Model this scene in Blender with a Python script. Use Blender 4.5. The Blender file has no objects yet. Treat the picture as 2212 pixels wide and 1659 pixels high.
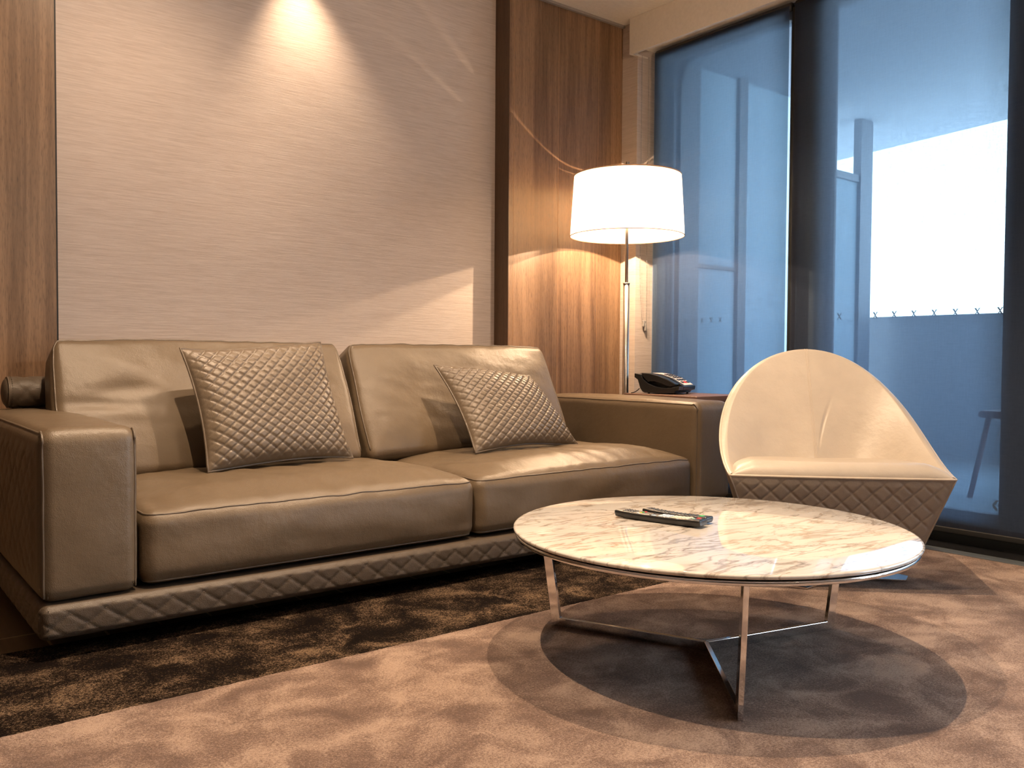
import bpy, math, random
import numpy as np
from mathutils import Vector, Matrix, noise as mnoise
random.seed(7)
SC = bpy.context.scene
COL = SC.collection
PI = math.pi

# ------------------------------------------------------------------ camera, world, exposure, big lights
cam_d = bpy.data.cameras.new('camera')
cam_d.sensor_width = 36.0
cam_d.lens = 30.43
cam_d.clip_end = 2000
cam = bpy.data.objects.new('camera', cam_d)
COL.objects.link(cam)
CF = Vector((0.62241022, 0.78210534, -0.03027791))
CR = Vector((0.78256774, -0.6225333, 0.0063262))
CU = Vector((0.01390126, 0.02763201, 0.9995215))
M = Matrix((CR, CU, -CF)).transposed().to_4x4()
M.translation = Vector((0, 0, 0.8))
cam.matrix_world = M
SC.camera = cam

SC.view_settings.view_transform = 'Standard'
SC.view_settings.look = 'None'
SC.view_settings.exposure = 0.0
SC.view_settings.gamma = 1.0
SC.view_settings.use_curve_mapping = False
SC.cycles.use_denoising = True
SC.cycles.max_bounces = 10
SC.cycles.transparent_max_bounces = 16
SC.cycles.sample_clamp_indirect = 6.0
SC.cycles.caustics_reflective = False
SC.cycles.caustics_refractive = False

world = bpy.data.worlds.new('sky')
SC.world = world
world.use_nodes = True
wn = world.node_tree
wn.nodes.clear()
wo = wn.nodes.new('ShaderNodeOutputWorld')
bg = wn.nodes.new('ShaderNodeBackground')
bg.inputs['Strength'].default_value = 9.5
tc = wn.nodes.new('ShaderNodeTexCoord')
sx = wn.nodes.new('ShaderNodeSeparateXYZ')
rp = wn.nodes.new('ShaderNodeValToRGB')
rp.color_ramp.elements[0].position = 0.0
rp.color_ramp.elements[0].color = (0.93, 0.97, 1.0, 1)
rp.color_ramp.elements[1].position = 0.6
rp.color_ramp.elements[1].color = (0.42, 0.64, 0.92, 1)
wn.links.new(tc.outputs['Generated'], sx.inputs[0])
wn.links.new(sx.outputs['Z'], rp.inputs[0])
wn.links.new(rp.outputs[0], bg.inputs['Color'])
wn.links.new(bg.outputs[0], wo.inputs['Surface'])

WARM = (1.0, 0.72, 0.48)


def spot(name, loc, target, power, size_deg, blend, radius=0.03, color=WARM):
    l = bpy.data.lights.new(name, 'SPOT')
    l.energy = power
    l.spot_size = math.radians(size_deg)
    l.spot_blend = blend
    l.shadow_soft_size = radius
    l.color = color
    o = bpy.data.objects.new(name, l)
    COL.objects.link(o)
    o.location = loc
    d = Vector(target) - Vector(loc)
    o.rotation_euler = d.to_track_quat('-Z', 'Y').to_euler()
    return o


CEIL = 2.755
DOWNLIGHTS = [  # location, target, watt, cone, blend, radius
    ((1.69, 3.60, CEIL - 0.012), (1.90, 3.64, 0.9), 90, 70, 1.0, 0.02, WARM),
    ((2.02, 1.74, CEIL - 0.012), (2.02, 1.70, 0.0), 260, 110, 0.7, 0.012, WARM),
    ((0.98, 2.70, CEIL - 0.012), (0.85, 3.75, 1.15), 95, 92, 1.0, 0.04, WARM),
    ((0.80, 1.90, CEIL - 0.012), (0.72, 1.60, 0.0), 250, 118, 0.7, 0.012, WARM),
    ((3.05, 2.70, CEIL - 0.012), (2.95, 2.75, 0.0), 90, 96, 0.6, 0.03, WARM),
]
for k, (a, b, w, s, bl, r_, c_) in enumerate(DOWNLIGHTS):
    spot('downlight_beam', a, b, w, s, bl, r_, c_)

spot('added_uplight_beam', (1.7, -1.0, 1.86), (2.1, 0.2, CEIL), 170, 165, 0.5, 0.10)  # added fill from an unseen uplighter, lifts the ceiling and pelmet


# ------------------------------------------------------------------ node helpers
class NT:
    def __init__(self, name):
        self.m = bpy.data.materials.new(name)
        self.m.use_nodes = True
        self.t = self.m.node_tree
        self.t.nodes.clear()
        self.out = self.n('ShaderNodeOutputMaterial')

    def n(self, typ, **kw):
        x = self.t.nodes.new(typ)
        for k, v in kw.items():
            setattr(x, k, v)
        return x

    def l(self, a, b):
        self.t.links.new(a, b)

    def coords(self, scale=(1, 1, 1), rot=(0, 0, 0), loc=(0, 0, 0), kind='Object'):
        c = self.n('ShaderNodeTexCoord')
        mp = self.n('ShaderNodeMapping')
        mp.inputs['Scale'].default_value = scale
        mp.inputs['Rotation'].default_value = rot
        mp.inputs['Location'].default_value = loc
        self.l(c.outputs[kind], mp.inputs[0])
        return mp.outputs[0]

    def noise(self, vec, scale, detail=4, rough=0.55, dist=0.0):
        x = self.n('ShaderNodeTexNoise')
        x.inputs['Scale'].default_value = scale
        x.inputs['Detail'].default_value = detail
        x.inputs['Roughness'].default_value = rough
        x.inputs['Distortion'].default_value = dist
        self.l(vec, x.inputs['Vector'])
        return x.outputs['Fac']

    def ramp(self, fac, stops, interp='LINEAR'):
        x = self.n('ShaderNodeValToRGB')
        cr = x.color_ramp
        cr.interpolation = interp
        while len(cr.elements) < len(stops):
            cr.elements.new(0.5)
        for e, (p, c) in zip(cr.elements, stops):
            e.position = p
            e.color = (*c, 1) if len(c) == 3 else c
        self.l(fac, x.inputs[0])
        return x.outputs[0]

    def math(self, op, a, b=None, clamp=False):
        x = self.n('ShaderNodeMath', operation=op, use_clamp=clamp)
        for i, v in enumerate((a, b)):
            if v is None:
                continue
            if isinstance(v, (int, float)):
                x.inputs[i].default_value = v
            else:
                self.l(v, x.inputs[i])
        return x.outputs[0]

    def mix(self, fac, a, b, mode='MIX'):
        x = self.n('ShaderNodeMix', data_type='RGBA', blend_type=mode)
        for i, v in ((0, fac), (6, a), (7, b)):
            if isinstance(v, (int, float)):
                x.inputs[i].default_value = v
            elif isinstance(v, tuple):
                x.inputs[i].default_value = (*v, 1)
            else:
                self.l(v, x.inputs[i])
        return x.outputs[2]

    def bump(self, h, strength=0.3, dist=0.01, normal=None):
        x = self.n('ShaderNodeBump')
        x.inputs['Strength'].default_value = strength
        x.inputs['Distance'].default_value = dist
        self.l(h, x.inputs['Height'])
        if normal is not None:
            self.l(normal, x.inputs['Normal'])
        return x.outputs[0]

    def bsdf(self, color, rough=0.5, metal=0.0, normal=None, **kw):
        x = self.n('ShaderNodeBsdfPrincipled')
        for key, v in (('Base Color', color), ('Roughness', rough), ('Metallic', metal)):
            if isinstance(v, tuple):
                x.inputs[key].default_value = (*v, 1)
            elif isinstance(v, (int, float)):
                x.inputs[key].default_value = v
            else:
                self.l(v, x.inputs[key])
        if normal is not None:
            self.l(normal, x.inputs['Normal'])
        for k, v in kw.items():
            k = k.replace('_', ' ')
            if isinstance(v, tuple):
                x.inputs[k].default_value = (*v, 1)
            else:
                x.inputs[k].default_value = v
        self.l(x.outputs[0], self.out.inputs['Surface'])
        return x


def plain(name, color, rough=0.5, metal=0.0, **kw):
    t = NT(name)
    v = t.coords()
    f = t.noise(v, 60, 3)
    c = t.mix(f, tuple(x * 0.9 for x in color), tuple(min(1, x * 1.08) for x in color))
    t.bsdf(c, rough, metal, **kw)
    return t.m


def leather(name, color, rough=0.42, grain=0.35, spec=0.5):
    t = NT(name)
    v = t.coords()
    vo = t.n('ShaderNodeTexVoronoi')
    vo.inputs['Scale'].default_value = 430
    vo.inputs['Randomness'].default_value = 1
    t.l(v, vo.inputs['Vector'])
    n1 = t.noise(v, 900, 2)
    h = t.math('ADD', t.math('MULTIPLY', vo.outputs['Distance'], 0.8), t.math('MULTIPLY', n1, 0.3))
    n2 = t.noise(v, 14, 4)
    c = t.mix(n2, tuple(x * 0.88 for x in color), tuple(x * 1.1 for x in color))
    r = t.math('ADD', t.math('MULTIPLY', n2, 0.12), rough - 0.06)
    soft = t.noise(v, 22, 3)
    nb = t.bump(soft, 0.12, 0.02)
    nb = t.bump(h, grain, 0.0012, nb)
    t.bsdf(c, r, 0.0, nb, Specular_IOR_Level=spec)
    return t.m


def wood(name, dark, mid, light, rough=0.38, sc=1.0, axis='Z', shift=0.0):
    t = NT(name)
    s = {'Z': (1, 1, 0.035), 'Y': (1, 0.05, 1), 'X': (0.05, 1, 1)}[axis]
    v = t.coords(s, loc=(shift, 0, 0))
    a = t.noise(v, 16 * sc, 6, 0.65, 0.6)
    b = t.noise(v, 95 * sc, 5, 0.7, 0.3)
    v2 = t.coords(tuple(x ** 1.6 for x in s), loc=(shift + 3, 0, 0))
    g = t.noise(v2, 5 * sc, 3, 0.5)
    f = t.math('ADD', t.math('MULTIPLY', a, 0.55), t.math('ADD', t.math('MULTIPLY', b, 0.3), t.math('MULTIPLY', g, 0.25)))
    c = t.ramp(f, [(0.40, dark), (0.53, mid), (0.66, light)])
    pores = t.noise(t.coords((s[0], s[1], s[2] * 2.0)), 420 * sc, 2, 0.5)
    pm = t.ramp(pores, [(0.33, (0.62, 0.62, 0.62)), (0.46, (1, 1, 1))])
    c = t.mix(1.0, c, pm, 'MULTIPLY')
    t.bsdf(c, rough, 0.0, t.bump(b, 0.08, 0.002))
    return t.m


# ------------------------------------------------------------------ materials
LEATHER = leather('taupe_leather', (0.126, 0.092, 0.058), 0.38, 0.34, 0.42)
LEATHER_Q = leather('taupe_quilted_leather', (0.088, 0.066, 0.046), 0.44, 0.40, 0.40)
LEATHER_PILLOW = leather('pillow_leather', (0.140, 0.108, 0.076), 0.31, 0.35)
PIPING = leather('piping_leather', (0.115, 0.088, 0.062), 0.35, 0.15)
STITCH = plain('dark_thread', (0.045, 0.032, 0.022), 0.8)
STITCH_L = plain('pale_thread', (0.17, 0.13, 0.095), 0.8)
CREAM = leather('cream_leather', (0.43, 0.375, 0.31), 0.42, 0.10)
CREAM_PIPE = leather('cream_piping', (0.50, 0.43, 0.35), 0.36, 0.05)
CHAIRQ = leather('grey_quilted_leather', (0.205, 0.165, 0.132), 0.45, 0.2)
WALNUT = wood('walnut_panel', (0.105, 0.056, 0.029), (0.195, 0.113, 0.062), (0.30, 0.182, 0.105))
WALNUT_D = wood('walnut_reveal', (0.055, 0.028, 0.014), (0.09, 0.048, 0.024), (0.12, 0.065, 0.034), shift=4.0)
TABLEWOOD = wood('side_table_veneer', (0.10, 0.055, 0.04), (0.16, 0.09, 0.065), (0.2, 0.12, 0.09), axis='X')
BLACK = plain('black_plastic', (0.012, 0.012, 0.013), 0.28)
BLACKM = plain('black_matte', (0.006, 0.006, 0.006), 0.6)
RUBBER = plain('dark_rubber', (0.02, 0.02, 0.022), 0.55)
CEILP = plain('ceiling_paint', (0.88, 0.84, 0.78), 0.9)
PELM = plain('pelmet_paint', (0.82, 0.76, 0.68), 0.75)
TRIMG = plain('shadow_gap_trim', (0.30, 0.27, 0.25), 0.5)
FRAME = plain('window_frame_paint', (0.19, 0.23, 0.31), 0.45)
CONC = plain('balcony_render', (0.40, 0.42, 0.46), 0.9)
CONC_L = plain('balcony_soffit', (0.46, 0.52, 0.60), 0.9)
TILEB = plain('balcony_tile', (0.42, 0.45, 0.48), 0.7)
STEELP = plain('grey_painted_steel', (0.22, 0.25, 0.30), 0.5)
CHROME = plain('chrome', (0.78, 0.78, 0.78), 0.07, 1.0)
NICKEL = plain('brushed_nickel', (0.55, 0.50, 0.45), 0.28, 1.0)
THRESH = plain('threshold_metal', (0.20, 0.23, 0.25), 0.35, 0.6)
PLASTW = plain('pale_plastic', (0.70, 0.62, 0.60), 0.4)
BEAD = plain('bead_plastic', (0.42, 0.40, 0.38), 0.3, 0.3)


def m_wallpaper():
    t = NT('striated_wallpaper')
    v = t.coords((0.035, 0.035, 1.0))
    a = t.noise(v, 150, 5, 0.75, 0.15)
    b = t.noise(v, 420, 3, 0.6)
    k = t.noise(t.coords((0.25, 0.25, 1)), 26, 3)
    f = t.math('ADD', t.math('MULTIPLY', a, 0.6), t.math('MULTIPLY', b, 0.4))
    c = t.ramp(f, [(0.36, (0.52, 0.425, 0.365)), (0.52, (0.63, 0.535, 0.475)), (0.64, (0.70, 0.605, 0.54))])
    c = t.mix(t.math('MULTIPLY', k, 0.25), c, (0.52, 0.44, 0.39))
    t.bsdf(c, 0.72, 0, t.bump(f, 0.35, 0.004))
    return t.m


WALLP = m_wallpaper()


def m_rug(name, lo, mid, hi, speck, vscale=1.0, bias=0.0, sheen=0.15):
    t = NT(name)
    v = t.coords()
    ns = t.n('ShaderNodeTexNoise')
    ns.inputs['Scale'].default_value = 3.5
    ns.inputs['Detail'].default_value = 3
    t.l(v, ns.inputs['Vector'])
    wv = t.n('ShaderNodeVectorMath', operation='MULTIPLY_ADD')
    t.l(ns.outputs['Color'], wv.inputs[0])
    wv.inputs[1].default_value = (0.16, 0.16, 0)
    t.l(v, wv.inputs[2])
    a = t.noise(wv.outputs[0], 6.6 * vscale, 5, 0.6, 0.7)
    st = t.n('ShaderNodeMapping')
    st.inputs['Scale'].default_value = (1.0, 1.5, 1)
    st.inputs['Rotation'].default_value = (0, 0, math.radians(24))
    t.l(wv.outputs[0], st.inputs[0])
    b = t.noise(st.outputs[0], 4.5, 4, 0.6)
    p = t.noise(v, 170, 4, 0.75)
    q = t.noise(v, 560, 2, 0.8)
    f = t.math('ADD', t.math('MULTIPLY', a, 0.55), t.math('MULTIPLY', b, 0.45))
    f = t.math('ADD', f, t.math('MULTIPLY', t.math('SUBTRACT', p, 0.5), speck))
    f = t.math('ADD', f, t.math('MULTIPLY', t.math('SUBTRACT', q, 0.5), speck * 1.0))
    c = t.ramp(f, [(0.39 + bias, lo), (0.49 + bias, mid), (0.62 + bias, hi)])
    h = t.math('ADD', t.math('MULTIPLY', p, 0.7), t.math('MULTIPLY', q, 0.3))
    h2 = t.math('ADD', h, t.math('MULTIPLY', a, 1.0))
    x = t.bsdf(c, 0.95, 0, t.bump(h2, 0.9, 0.010), Specular_IOR_Level=0.05, Sheen_Weight=sheen, Sheen_Roughness=0.5)
    return t.m


RUG_L = m_rug('rug_light_pile', (0.150, 0.092, 0.068), (0.275, 0.180, 0.134), (0.52, 0.375, 0.285), 0.55)
RUG_D = m_rug('rug_dark_pile', (0.007, 0.0045, 0.0035), (0.022, 0.014, 0.010), (0.25, 0.17, 0.105), 0.75, 1.3, 0.050, 0.0)


def m_floor():
    t = NT('oak_plank_floor')
    v = t.coords(rot=(0, 0, PI / 2))
    br = t.n('ShaderNodeTexBrick')
    br.inputs['Scale'].default_value = 1
    br.inputs['Mortar Size'].default_value = 0.004
    br.inputs['Mortar Smooth'].default_value = 0.2
    br.inputs['Brick Width'].default_value = 1.1
    br.inputs['Row Height'].default_value = 0.15
    br.inputs['Color1'].default_value = (0.13, 0.085, 0.042, 1)
    br.inputs['Color2'].default_value = (0.165, 0.11, 0.055, 1)
    br.inputs['Mortar'].default_value = (0.42, 0.30, 0.17, 1)
    mp = t.n('ShaderNodeMapping')
    mp.inputs['Location'].default_value = (0.62, 0.111, 0)
    t.l(v, mp.inputs[0])
    t.l(mp.outputs[0], br.inputs['Vector'])
    g = t.noise(t.coords((1, 0.06, 1)), 60, 5, 0.7)
    c = t.mix(0.25, br.outputs['Color'], t.ramp(g, [(0.35, (0.05, 0.03, 0.015)), (0.65, (0.2, 0.14, 0.07))]))
    c = t.mix(br.outputs['Fac'], c, (0.42, 0.30, 0.17))
    t.bsdf(c, 0.4, 0, t.bump(g, 0.05, 0.002))
    return t.m


FLOOR = m_floor()


def m_marble():
    t = NT('veined_marble')
    rz = math.radians(4)
    v = t.coords((1.0, 4.2, 1.0), rot=(0, 0, 0))
    base = t.n('ShaderNodeMapping', vector_type='POINT')
    c0 = t.n('ShaderNodeTexCoord')
    base.inputs['Rotation'].default_value = (0, 0, rz)
    t.l(c0.outputs['Object'], base.inputs[0])
    st = t.n('ShaderNodeMapping')
    st.inputs['Scale'].default_value = (1.0, 3.4, 1.0)
    t.l(base.outputs[0], st.inputs[0])
    a = t.noise(st.outputs[0], 4.0, 6, 0.54, 0.45)
    v1 = t.math('ABSOLUTE', t.math('SUBTRACT', a, 0.5))
    l1 = t.ramp(v1, [(0.0, (1, 1, 1)), (0.010, (0.7, 0.7, 0.7)), (0.034, (0, 0, 0))])
    b = t.noise(st.outputs[0], 6.5, 6, 0.55, 0.5)
    v2 = t.math('ABSOLUTE', t.math('SUBTRACT', b, 0.47))
    l2 = t.ramp(v2, [(0.0, (0.8, 0.8, 0.8)), (0.02, (0.15, 0.15, 0.15)), (0.05, (0, 0, 0))])
    msk = t.ramp(t.noise(st.outputs[0], 2.3, 3), [(0.40, (0, 0, 0)), (0.58, (1, 1, 1))])
    l2m = t.mix(1.0, l2, msk, 'MULTIPLY')
    cl = t.noise(st.outputs[0], 3.0, 5, 0.6, 0.8)
    body = t.ramp(cl, [(0.30, (0.56, 0.515, 0.46)), (0.44, (0.64, 0.61, 0.56)), (0.66, (0.68, 0.655, 0.61))])
    vf = t.math('ADD', t.math('MULTIPLY', l1, 0.75), t.math('MULTIPLY', l2m, 0.7), True)
    vc = t.ramp(t.noise(st.outputs[0], 6, 2), [(0.4, (0.25, 0.175, 0.11)), (0.62, (0.19, 0.165, 0.15))])
    c = t.mix(t.math('MULTIPLY', vf, 0.9), body, vc)
    t.bsdf(c, 0.035, 0, None, Specular_IOR_Level=0.6, Coat_Weight=0.4, Coat_Roughness=0.03)
    return t.m


MARBLE = m_marble()


def m_blind():
    t = NT('screen_blind_fabric')
    v1 = t.coords((1, 1, 0.12))
    v2 = t.coords((1, 0.14, 1))
    a = t.noise(v1, 150, 2, 0.6)
    b = t.noise(v2, 150, 2, 0.6)
    g = t.noise(t.coords(), 300, 1, 0.5)
    w = t.math('ADD', t.math('MULTIPLY', t.math('ADD', a, b), 0.42), t.math('MULTIPLY', g, 0.16))
    op = t.ramp(w, [(0.36, (0.225, 0.225, 0.225)), (0.50, (0.275, 0.275, 0.275)), (0.64, (0.33, 0.33, 0.33))])
    tr = t.n('ShaderNodeBsdfTransparent')
    tr.inputs['Color'].default_value = (0.66, 0.84, 0.95, 1)
    df = t.n('ShaderNodeBsdfDiffuse')
    df.inputs['Color'].default_value = (0.060, 0.068, 0.100, 1)
    tl = t.n('ShaderNodeBsdfTranslucent')
    tl.inputs['Color'].default_value = (0.17, 0.24, 0.34, 1)
    m1 = t.n('ShaderNodeMixShader')
    m1.inputs[0].default_value = 0.5
    t.l(df.outputs[0], m1.inputs[1])
    t.l(tl.outputs[0], m1.inputs[2])
    m2 = t.n('ShaderNodeMixShader')
    t.l(op, m2.inputs[0])
    t.l(m1.outputs[0], m2.inputs[1])
    t.l(tr.outputs[0], m2.inputs[2])
    t.l(m2.outputs[0], t.out.inputs['Surface'])
    return t.m


BLIND = m_blind()


def m_glass(name, tint=(0.9, 0.95, 0.97), frost=0.0):
    t = NT(name)
    tr = t.n('ShaderNodeBsdfTransparent')
    tr.inputs['Color'].default_value = (*tint, 1)
    gl = t.n('ShaderNodeBsdfGlossy')
    gl.inputs['Roughness'].default_value = 0.03
    fr = t.n('ShaderNodeFresnel')
    fr.inputs['IOR'].default_value = 1.45
    m = t.n('ShaderNodeMixShader')
    t.l(fr.outputs[0], m.inputs[0])
    t.l(tr.outputs[0], m.inputs[1])
    t.l(gl.outputs[0], m.inputs[2])
    last = m
    if frost > 0:
        tl = t.n('ShaderNodeBsdfTranslucent')
        tl.inputs['Color'].default_value = (0.55, 0.62, 0.68, 1)
        nz = t.noise(t.coords(), 40, 2)
        m2 = t.n('ShaderNodeMixShader')
        m2.inputs[0].default_value = frost
        t.l(m.outputs[0], m2.inputs[1])
        t.l(tl.outputs[0], m2.inputs[2])
        last = m2
    t.l(last.outputs[0], t.out.inputs['Surface'])
    return t.m


GLASS = m_glass('window_glass')
FROST = m_glass('frosted_glass', (0.5, 0.6, 0.65), 0.8)


def m_shade(name, col, trans):
    t = NT(name)
    v = t.coords((1, 1, 1))
    f = t.noise(v, 260, 3, 0.7)
    c = t.mix(f, tuple(x * 0.93 for x in col), col)
    df = t.n('ShaderNodeBsdfDiffuse')
    tl = t.n('ShaderNodeBsdfTranslucent')
    t.l(c, df.inputs['Color'])
    t.l(c, tl.inputs['Color'])
    m = t.n('ShaderNodeMixShader')
    m.inputs[0].default_value = trans
    t.l(df.outputs[0], m.inputs[1])
    t.l(tl.outputs[0], m.inputs[2])
    t.l(m.outputs[0], t.out.inputs['Surface'])
    return t.m


SHADE = m_shade('lamp_shade_fabric', (0.93, 0.86, 0.72), 0.42)
DIFFUSER = m_shade('lamp_diffuser', (0.98, 0.94, 0.86), 0.75)


def emis(name, col, s):
    t = NT(name)
    e = t.n('ShaderNodeEmission')
    e.inputs['Color'].default_value = (*col, 1)
    e.inputs['Strength'].default_value = s
    t.l(e.outputs[0], t.out.inputs['Surface'])
    return t.m


BULB = emis('bulb_glow', (1.0, 0.8, 0.55), 12)
LENS = emis('downlight_glow', (1.0, 0.8, 0.55), 8)


# ------------------------------------------------------------------ mesh helpers
class MB:
    def __init__(self):
        self.v = []
        self.f = []
        self.sm = []

    def add(self, vs, fs, smooth=True):
        b = len(self.v)
        self.v += [tuple(map(float, p)) for p in vs]
        self.f += [tuple(i + b for i in f) for f in fs]
        self.sm += [smooth] * len(fs)
        return self

    def box(self, x0, x1, y0, y1, z0, z1, mat=None):
        vs = [Vector((x, y, z)) for z in (z0, z1) for y in (y0, y1) for x in (x0, x1)]
        if mat is not None:
            vs = [mat @ p for p in vs]
        self.add(vs, [(0, 2, 3, 1), (4, 5, 7, 6), (0, 1, 5, 4), (2, 6, 7, 3), (0, 4, 6, 2), (1, 3, 7, 5)], False)
        return self

    def rbox(self, half, r, n=(4, 4, 4), k=4, fn=None, mat=None):
        ax = []
        for h, m in zip(half, n):
            inner = list(np.linspace(-(h - r), h - r, m + 1))
            ed = [h - r + r * math.tan(math.radians(45 * (i + 1) / k)) for i in range(k)]
            ax.append([-e for e in reversed(ed)] + inner + ed)
        idx = {}
        vs, fs = [], []

        def vid(p):
            key = (round(p[0], 6), round(p[1], 6), round(p[2], 6))
            if key not in idx:
                q = [max(-(h - r), min(h - r, c)) for c, h in zip(p, half)]
                e = Vector([a - b for a, b in zip(p, q)])
                e.normalize()
                w = Vector(q) + e * r
                if fn:
                    w = Vector(fn(w, e))
                if mat is not None:
                    w = mat @ w
                idx[key] = len(vs)
                vs.append(w)
            return idx[key]
        for a in range(3):
            u, w = (a + 1) % 3, (a + 2) % 3
            for s in (-1, 1):
                U, W = ax[u], ax[w]
                for i in range(len(U) - 1):
                    for j in range(len(W) - 1):
                        q = []
                        for (ii, jj) in ((i, j), (i + 1, j), (i + 1, j + 1), (i, j + 1)):
                            p = [0, 0, 0]
                            p[a] = s * half[a]
                            p[u] = U[ii]
                            p[w] = W[jj]
                            q.append(vid(p))
                        fs.append(tuple(q if s > 0 else reversed(q)))
        self.add(vs, fs, True)
        return self

    def grid(self, fn, nu, nv, closeu=False, closev=False, smooth=True, flip=False):
        vs = [fn(i / nu, j / nv) for i in range(nu + (0 if closeu else 1)) for j in range(nv + (0 if closev else 1))]
        U = nu if closeu else nu + 1
        V = nv if closev else nv + 1
        fs = []
        for i in range(nu):
            for j in range(nv):
                a, b = i % U, (i + 1) % U
                c, d = j % V, (j + 1) % V
                q = (a * V + c, b * V + c, b * V + d, a * V + d)
                fs.append(q[::-1] if flip else q)
        self.add(vs, fs, smooth)
        return self

    def lathe(self, prof, c=(0, 0, 0), n=64, smooth=True):
        """closed or open profile of (r, z); poles where r == 0"""
        vs, fs = [], []
        m = len(prof)
        for i in range(n):
            a = 2 * PI * i / n
            for (r, z) in prof:
                vs.append((c[0] + r * math.cos(a), c[1] + r * math.sin(a), c[2] + z))
        for i in range(n):
            k = (i + 1) % n
            for j in range(m - 1):
                fs.append((i * m + j, k * m + j, k * m + j + 1, i * m + j + 1))
        self.add(vs, fs, smooth)
        return self

    def tube(self, pts, r, n=8, closed=False, caps=True):
        pts = [Vector(p) for p in pts]
        m = len(pts)
        vs, fs = [], []
        prev = None
        for i, p in enumerate(pts):
            if closed:
                t = pts[(i + 1) % m] - pts[i - 1]
            else:
                t = pts[min(i + 1, m - 1)] - pts[max(i - 1, 0)]
            t.normalize()
            if prev is None:
                nrm = t.orthogonal().normalized()
            else:
                nrm = (prev - t * prev.dot(t))
                if nrm.length < 1e-6:
                    nrm = t.orthogonal()
                nrm.normalize()
            prev = nrm
            bn = t.cross(nrm)
            for k in range(n):
                a = 2 * PI * k / n
                vs.append(p + (nrm * math.cos(a) + bn * math.sin(a)) * r)
        mm = m if closed else m - 1
        for i in range(mm):
            j = (i + 1) % m
            for k in range(n):
                l = (k + 1) % n
                fs.append((i * n + k, i * n + l, j * n + l, j * n + k))
        if caps and not closed:
            fs.append(tuple(reversed(range(n))))
            fs.append(tuple((m - 1) * n + k for k in range(n)))
        self.add(vs, fs, True)
        return self

    def prism(self, poly, ext, fn):
        """poly list of 2d, ext (e0,e1); fn(u,v,e)->3d"""
        n = len(poly)
        vs = [fn(u, v, ext[0]) for u, v in poly] + [fn(u, v, ext[1]) for u, v in poly]
        fs = [tuple(range(n)), tuple(reversed(range(n, 2 * n)))]
        for i in range(n):
            j = (i + 1) % n
            fs.append((j, i, i + n, j + n))
        self.add(vs, fs, False)
        return self

    def dashes(self, pts, length=0.006, gap=0.0035, w=0.0014):
        pts = [Vector(p) for p in pts]
        acc = 0.0
        step = length + gap
        nextd = 0.0
        for a, b in zip(pts[:-1], pts[1:]):
            d = (b - a).length
            if d < 1e-9:
                continue
            t = (b - a) / d
            while nextd <= acc + d:
                s = nextd - acc
                p0 = a + t * s
                p1 = a + t * (s + length)
                o1 = t.orthogonal().normalized() * w / 2
                o2 = t.cross(o1).normalized() * w / 2
                vs = [p0 - o1 - o2, p0 + o1 - o2, p0 + o1 + o2, p0 - o1 + o2, p1 - o1 - o2, p1 + o1 - o2, p1 + o1 + o2, p1 - o1 + o2]
                self.add(vs, [(0, 3, 2, 1), (4, 5, 6, 7), (0, 1, 5, 4), (1, 2, 6, 5), (2, 3, 7, 6), (3, 0, 4, 7)], False)
                nextd += step
            acc += d
        return self

    def build(self, name, mat, parent=None, origin=None, bevel=0.0):
        me = bpy.data.meshes.new(name)
        off = Vector(origin) if origin is not None else (Vector(parent['_o']) if parent is not None and '_o' in parent else Vector((0, 0, 0)))
        me.from_pydata([(p[0] - off[0], p[1] - off[1], p[2] - off[2]) for p in self.v], [], self.f)
        me.polygons.foreach_set('use_smooth', self.sm)
        me.update()
        import bmesh
        bm = bmesh.new()
        bm.from_mesh(me)
        bmesh.ops.recalc_face_normals(bm, faces=bm.faces)
        bm.to_mesh(me)
        bm.free()
        me.materials.append(mat)
        o = bpy.data.objects.new(name, me)
        COL.objects.link(o)
        if parent is not None:
            o.parent = parent
            po = Vector(parent['_o']) if '_o' in parent else Vector((0, 0, 0))
            o.location = off - po
        else:
            o.location = off
        o['_o'] = tuple(off)
        if bevel > 0:
            b = o.modifiers.new('bevel', 'BEVEL')
            b.width = bevel
            b.segments = 2
            b.limit_method = 'ANGLE'
        return o


def thing(name, label, cat, loc, group=None):
    o = bpy.data.objects.new(name, None)
    COL.objects.link(o)
    o.location = loc
    o.empty_display_size = 0.1
    o['_o'] = tuple(loc)
    o['label'] = label
    o['category'] = cat
    if group:
        o['group'] = group
    return o


def tag(o, label, cat, group=None):
    o['label'] = label
    o['category'] = cat
    if group:
        o['group'] = group
    return o


def struct(o, label=None):
    o['kind'] = 'structure'
    if label:
        o['label'] = label
    return o


def nz(p, s, o=0.0):
    return mnoise.noise(Vector((p[0] * s + o, p[1] * s + o * 1.7, p[2] * s - o)))


def smooth01(x):
    x = max(0.0, min(1.0, x))
    return x * x * (3 - 2 * x)


def pad(x):
    return 1 - (1 - abs(math.sin(PI * x))) ** 4.6


def quilt(a, b, w, h, A=0.006):
    s = a / w + b / h
    t = a / w - b / h
    return A * pad(s) * pad(t)


# ------------------------------------------------------------------ room shell
W = 3.717      # window wall inner face
YB = 3.64      # face of the wood cladding
YW = 3.761     # wallpapered recess
XL, YS = -1.9, -2.4
struct(MB().box(XL, W + 0.25, YS, 3.95, -0.10, -0.012).build('floor', FLOOR), 'dark plank floor under the rug and sofa')
struct(MB().box(XL - .1, W + 0.3, YS - .1, 3.95, CEIL, CEIL + 0.1).build('ceiling', CEILP), 'warm white painted ceiling')
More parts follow.
